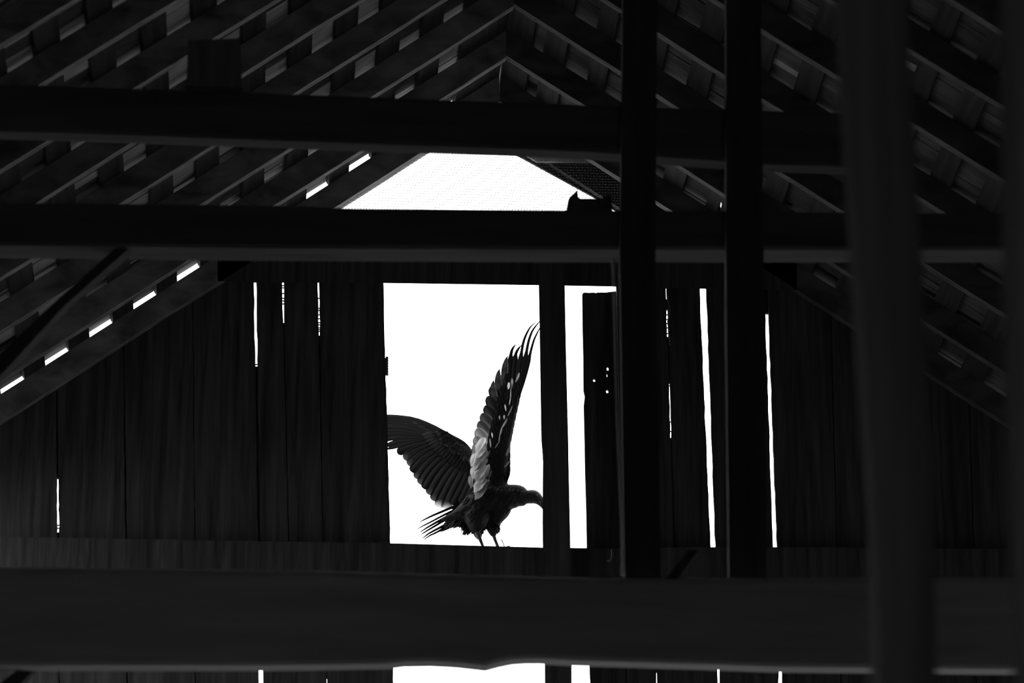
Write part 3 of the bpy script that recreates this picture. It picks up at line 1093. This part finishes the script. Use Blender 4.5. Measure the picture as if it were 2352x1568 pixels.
# RAISED (near) WING seen almost edge-on
vv, ff = [], []
loft(smooth_path([(1140, 1090, 30, -.02), (1147, 1050, 23, -.03), (1157, 1010, 17, -.035), (1166, 975, 15, -.035), (1176, 935, 14, -.03), (1184, 895, 12, -.03), (1194, 860, 9, -.02), (1205, 830, 6, -.02)]), 14, flat=.4)
wingR = bpart('wing', pydata(vv, ff), M['down'])
wingR['label'] = 'right wing raised straight up'
fing = [
    ([(1180, 905), (1190, 855), (1196.5, 819), (1199, 801), (1203.5, 781), (1211, 763), (1221, 747.5), (1237, 736.5)], 13),
    ([(1186, 905), (1199, 855), (1207.5, 819), (1210.5, 801), (1214, 784), (1219.5, 767), (1227, 753), (1248, 728)], 13),
    ([(1192, 905), (1207, 855), (1216, 819), (1220, 803), (1224, 788), (1230.5, 771), (1247, 740)], 11.5),
    ([(1172, 910), (1179, 865), (1183, 826), (1185, 812), (1190.5, 801), (1198.6, 791)], 14),
    ([(1165, 915), (1169, 865), (1172.5, 828), (1174, 812), (1177.5, 800), (1186, 789)], 15),
    ([(1160, 925), (1158, 880), (1159, 850), (1161.5, 830), (1165.5, 816.5)], 19),
    ([(1152, 935), (1147, 900), (1144, 876), (1144.5, 858), (1147.5, 846.5)], 19),
    ([(1148, 950), (1137, 918), (1132.5, 897), (1132, 883), (1134.6, 872.5)], 19),
]
NOTCH = [812, 812, 816, 816, 818, 0, 0, 0]
for i, (p, w) in enumerate(fing):
    pr = [(0, .08), (.3, .9), (.66, .98), (.8, .8), (.92, .42), (1, .03)]
    if NOTCH[i]:
        ln_ = [0]
        for a, b in zip(p, p[1:]):
            ln_.append(ln_[-1] + math.hypot(a[0] - b[0], a[1] - b[1]))
        for k in range(len(p) - 1):
            if p[k][1] >= NOTCH[i] >= p[k + 1][1]:
                s0 = (ln_[k] + (ln_[k + 1] - ln_[k]) * (p[k][1] - NOTCH[i]) / (p[k][1] - p[k + 1][1])) / ln_[-1]
        e = 1 - s0
        pr = [(0, .8), (.15, 1), (s0 - .07, 1), (s0 - .02, .86), (s0 + .03 * e, .58), (s0 + .35 * e, .50), (s0 + .65 * e, .36), (s0 + .85 * e, .17), (1, .03)]
    feather('flight_feather', [(q[0], q[1], -.045 - .004 * i + (.05 if i > 4 and k_ < 2 else 0)) for k_, q in enumerate(p)], w, M['quill' if i < 5 else 'dusk'], wingR, tilt=(-4 if i < 5 else -20), base=.25, tip=.5, nseg=22, camber=.1, prof=pr)
# leading edge skin of small dark feathers
for i in range(16):
    t = i / 15
    bx = lerp([(0, 1166), (.25, 1166), (.5, 1178), (.75, 1192), (1, 1208)], t)
    by = lerp([(0, 1090), (.25, 1030), (.5, 970), (.75, 905), (1, 850)], t)
    feather('small_covert', [(bx - 6, by + 20, -.02), (bx - 1, by, -.035), (bx + 3.5, by - 24, -.03)], 13, M['covert'], wingR, nseg=7, tip=.5)
# rows of dark under-wing coverts filling the blade
for r in range(3):
    for i in range(15):
        t = (i + .5 * (r % 2)) / 15
        cx = lerp([(0, 1130), (.25, 1136), (.5, 1150), (.75, 1164), (1, 1180)], t) - 10 + r * 11
        cy = lerp([(0, 1080), (.25, 1020), (.5, 960), (.75, 905), (1, 865)], t)
        feather('covert_feather', [(cx + 6, cy + 22, -.045), (cx, cy, -.06), (cx - 2 + 3 * r * .5, cy - 20, -.05)], 14, M['covert'], wingR, nseg=7, tip=.5)
# pale grey trailing feathers, overlapping like tiles: (root, tip, width)
edge_tips = [(1124, 889), (1117, 911), (1112, 932), (1104, 950), (1097.5, 968), (1092, 985), (1088.5, 1003), (1086.5, 1019), (1086, 1034)]
for i, (ex, ey) in enumerate(edge_tips):
    rx, ry = ex + 27, ey + 52 - i * 1.5
    feather('flight_feather', [(rx, ry, .01), (ex + 17, ey + 24, -.025), (ex + 3.5, ey + 3, -.04), (ex + .8, ey, -.04)], 32, M['dusk' if i < 3 else 'mid' if i < 5 else 'grey'], wingR, dy=-.002 * i, nseg=10, tip=.55, base=.3, camber=.25, tilt=-12)
scap = [
    ((1107, 1004), (1091.6, 1038), 16, 'grey'), ((1105, 1027), (1090, 1054), 16, 'grey'), ((1111, 1035), (1095.7, 1063), 16, 'grey'),
    ((1087, 1040), (1081.5, 1072), 11, 'grey'), ((1094, 1050), (1087.6, 1081.5), 15, 'grey'), ((1112, 1053), (1090, 1081), 13, 'grey'),
    ((1083, 1073), (1086.5, 1102), 10, 'grey'), ((1106, 1066), (1089.7, 1105), 20, 'grey'), ((1106, 1088), (1098, 1113), 15, 'grey'),
    ((1078, 1092), (1082, 1122), 10, 'mid'), ((1105, 1094), (1088.4, 1131), 20, 'grey'), ((1107, 1113), (1090, 1148), 18, 'mid'),
    ((1113, 1034), (1115, 1060), 9, 'mid'), ((1120, 1066), (1111, 1104), 10, 'grey'), ((1118, 1102), (1115, 1119), 10, 'mid'), ((1126, 1070), (1122, 1102), 5, 'dusk'),
]
DIA = [(0, .5), (.22, .9), (.45, 1), (.68, .86), (.86, .42), (1, .02)]
for i, (a, b, w, mt) in enumerate(scap):
    feather('scapular_feather', [(a[0], a[1], -.07), ((a[0] + b[0]) / 2 + .5, (a[1] + b[1]) / 2, -.10), (b[0], b[1], -.090)], w * 1.3, M[mt], wingR, dy=.0026 * (i - 7), face=(-.62, -.75, .25), nseg=10, prof=DIA, camber=.2)
# spots of light on the under-wing, put in as single paler feathers
for a, b, w, mt in (((1167, 878), (1166.5, 894), 6.5, 'grey'), ((1175, 868), (1174, 893), 6, 'mid'), ((1191, 856), (1183, 878), 6, 'mid'), ((1173, 890), (1172, 922), 1.8, 'grey'), ((1171.5, 915), (1169, 930), 2.2, 'grey'),
                    ((1159, 928), (1161.5, 944), 3.2, 'grey'), ((1176, 932), (1165, 956), 3.5, 'mid'), ((1157, 953), (1157, 963), 4.2, 'grey'), ((1164, 960), (1150, 985), 5.5, 'mid'), ((1152, 980), (1146, 1003), 4, 'mid'),
                    ((1147, 1000), (1145, 1018), 3, 'mid'), ((1144, 1016), (1136, 1029), 3, 'mid'), ((1129, 993), (1130.5, 1006), 3.6, 'grey'), ((1124.5, 1007), (1126.5, 1028), 3.6, 'grey'), ((1146, 954), (1147, 964), 4, 'mid'),
                    ((1168, 1028), (1161, 1046), 7, 'mid'), ((1169, 1058), (1158, 1072), 6, 'mid'), ((1125, 1034), (1117, 1054), 3, 'mid'), ((1128, 1080), (1122, 1100), 3, 'mid')):
    feather('small_covert', [(a[0], a[1], -.098), ((a[0] + b[0]) / 2, (a[1] + b[1]) / 2, -.106), (b[0], b[1], -.1)], w, M[mt], wingR, nseg=6, tip=.5, face=(-.85, -.4, .35))

# TAIL
for i, (p, w) in enumerate([
    ([(1085, 1147), (1050, 1160), (1033, 1167), (997, 1182), (978, 1191), (962, 1199.5)], 6.5),
    ([(1085, 1155), (1050, 1168), (1026, 1179), (988, 1199), (970, 1208), (956, 1216)], 5.5),
    ([(1080, 1162), (1045, 1176), (1020, 1189), (995, 1203), (978, 1213), (963, 1223)], 6.5),
    ([(1080, 1166), (1045, 1182), (1018, 1196), (993, 1211), (978, 1220), (965, 1228.5)], 6.5),
    ([(1080, 1172), (1045, 1192), (1018, 1207), (997, 1218), (983, 1226), (969, 1237)], 6.8),
    ([(1078, 1178), (1045, 1199), (1018, 1213), (1001, 1223), (986, 1230), (972, 1240.5)], 6.0),
    ([(1100, 1135), (1070, 1152), (1050, 1162), (1036, 1168)], 12), ([(1090, 1150), (1062, 1166), (1040, 1177), (1024, 1186)], 14), ([(1088, 1150), (1060, 1170), (1036, 1184), (1012, 1197)], 12), ([(1080, 1176), (1056, 1192), (1036, 1205), (1008, 1220)], 12), ([(1080, 1160), (1060, 1175), (1040, 1186), (1018, 1196)], 14),
    ([(1080, 1170), (1060, 1182), (1040, 1194), (1018, 1206)], 14),
]):
    tl = feather('tail_feather', [(q[0], q[1], .02) for q in p], w, M['tail'], None, dy=.003 * i, base=.1, tip=(.3 if i < 6 else .7), nseg=14, tilt=10)

# ragged down on belly, rump and thighs: hair-fine tufts growing out of the body
RIM = [(1018, 1213), (1024, 1216), (1034, 1216), (1044, 1213), (1053, 1210), (1057, 1217), (1061, 1226), (1066, 1233), (1072, 1231), (1080, 1230), (1088, 1227), (1092, 1235), (1097, 1242), (1101, 1239), (1107, 1232),
       (1112, 1222), (1117, 1217), (1124, 1223), (1132, 1225), (1140, 1223), (1144, 1228), (1147, 1225), (1149, 1216)]
CORE = [(1045, 1192), (1048, 1195), (1054, 1196), (1060, 1196), (1064, 1198), (1067, 1202), (1070, 1208), (1073, 1212), (1077, 1212), (1083, 1212), (1090, 1210), (1094, 1214), (1098, 1218), (1101, 1216), (1106, 1210),
        (1112, 1204), (1119, 1202), (1126, 1206), (1133, 1208), (1139, 1207), (1141, 1210), (1143, 1208), (1144, 1204)]
vv, ff = [], []
for k in range(430):
    t = rn.random() * (len(RIM) - 1)
    i = int(t)
    q = t - i
    e = [RIM[i][m_] * (1 - q) + RIM[i + 1][m_] * q for m_ in (0, 1)]
    c = [CORE[i][m_] * (1 - q) + CORE[i + 1][m_] * q for m_ in (0, 1)]
    g = rn.uniform(.66, 1.12)
    e = (c[0] + (e[0] - c[0]) * g + rn.uniform(-1.6, 1.6), c[1] + (e[1] - c[1]) * g)
    dy = rn.uniform(-.045, .04)
    r0 = rn.uniform(1.0, 1.9)
    tube_data([B(c[0], c[1], dy * .6), B((c[0] + e[0]) / 2 + rn.uniform(-1, 1), (c[1] + e[1]) / 2, dy), B(e[0], e[1], dy)], [r0 * 1.5 * PX, r0 * PX, .12 * PX], 4, vv, ff, flat=.6)
o = bpart('down_tufts', pydata(vv, ff), M['down'])
o['kind'] = 'stuff'
# pale edge feathers along the thigh
for p, w in (([(1122, 1190), (1117, 1203), (1108, 1214), (1099, 1221)], 2.6), ([(1107, 1217), (1098, 1223), (1090, 1228)], 1.6), ([(1162, 1172), (1159, 1183), (1154, 1196), (1150, 1210)], 2.6)):
    feather('thigh_feather', [(q[0], q[1], -.092 if q[0] < 1130 else -.06) for q in p], w, M['mid'], None, nseg=8, prof=[(0, .3), (.4, 1), (1, .05)])
# neck ruff feathers: short blades lying back along neck and breast
rz = random.Random(9)


def skin_dy(x_, y_):
    d_ = (B(x_, y_) - CAM).normalized()
    h = BODY.ray_cast(CAM, d_)
    return None if h[0] is None else h[0].y - BY + .004


def contour(x_, y_, ang, L_, w_, mt, name):
    c_, s_ = math.cos(ang), math.sin(ang)
    pp = [(x_ - c_ * 5, y_ - s_ * 5), (x_ + c_ * L_ * .4, y_ + s_ * L_ * .4), (x_ + c_ * L_, y_ + s_ * L_)]
    dd = [skin_dy(*p) for p in pp]
    if any(q is None for q in dd) or max(dd) - min(dd) > .03:
        return
    feather(name, [(p[0], p[1], dd[k] + (.002 if k == 0 else -.006 if k == 1 else -.007)) for k, p in enumerate(pp)], w_, M[mt], None, nseg=6, prof=[(0, .3), (.3, 1), (.65, .85), (.9, .4), (1, .05)])


for i in range(120):                              # hackles on neck and breast
    t = rz.random()
    x_ = 1148 + 54 * t
    y_ = 1112 + rz.random() * (74 - 30 * t) + 6 * t
    contour(x_, y_, math.radians(96 + 26 * rz.random() - 6 * t), 20 - 8 * t, rz.uniform(2.2, 4.2), 'dusk' if rz.random() < .5 else 'covert', 'neck_feather')
for i in range(110):                              # body feathers pointing back and down
    x_ = 1056 + 92 * rz.random()
    y_ = 1205 - 62 * rz.random() - .35 * (x_ - 1056)
    contour(x_, y_, math.radians(112 + 34 * rz.random() + .25 * (1148 - x_)), rz.uniform(11, 17), rz.uniform(5, 8), 'dusk' if rz.random() < .12 else 'covert', 'contour_feather')
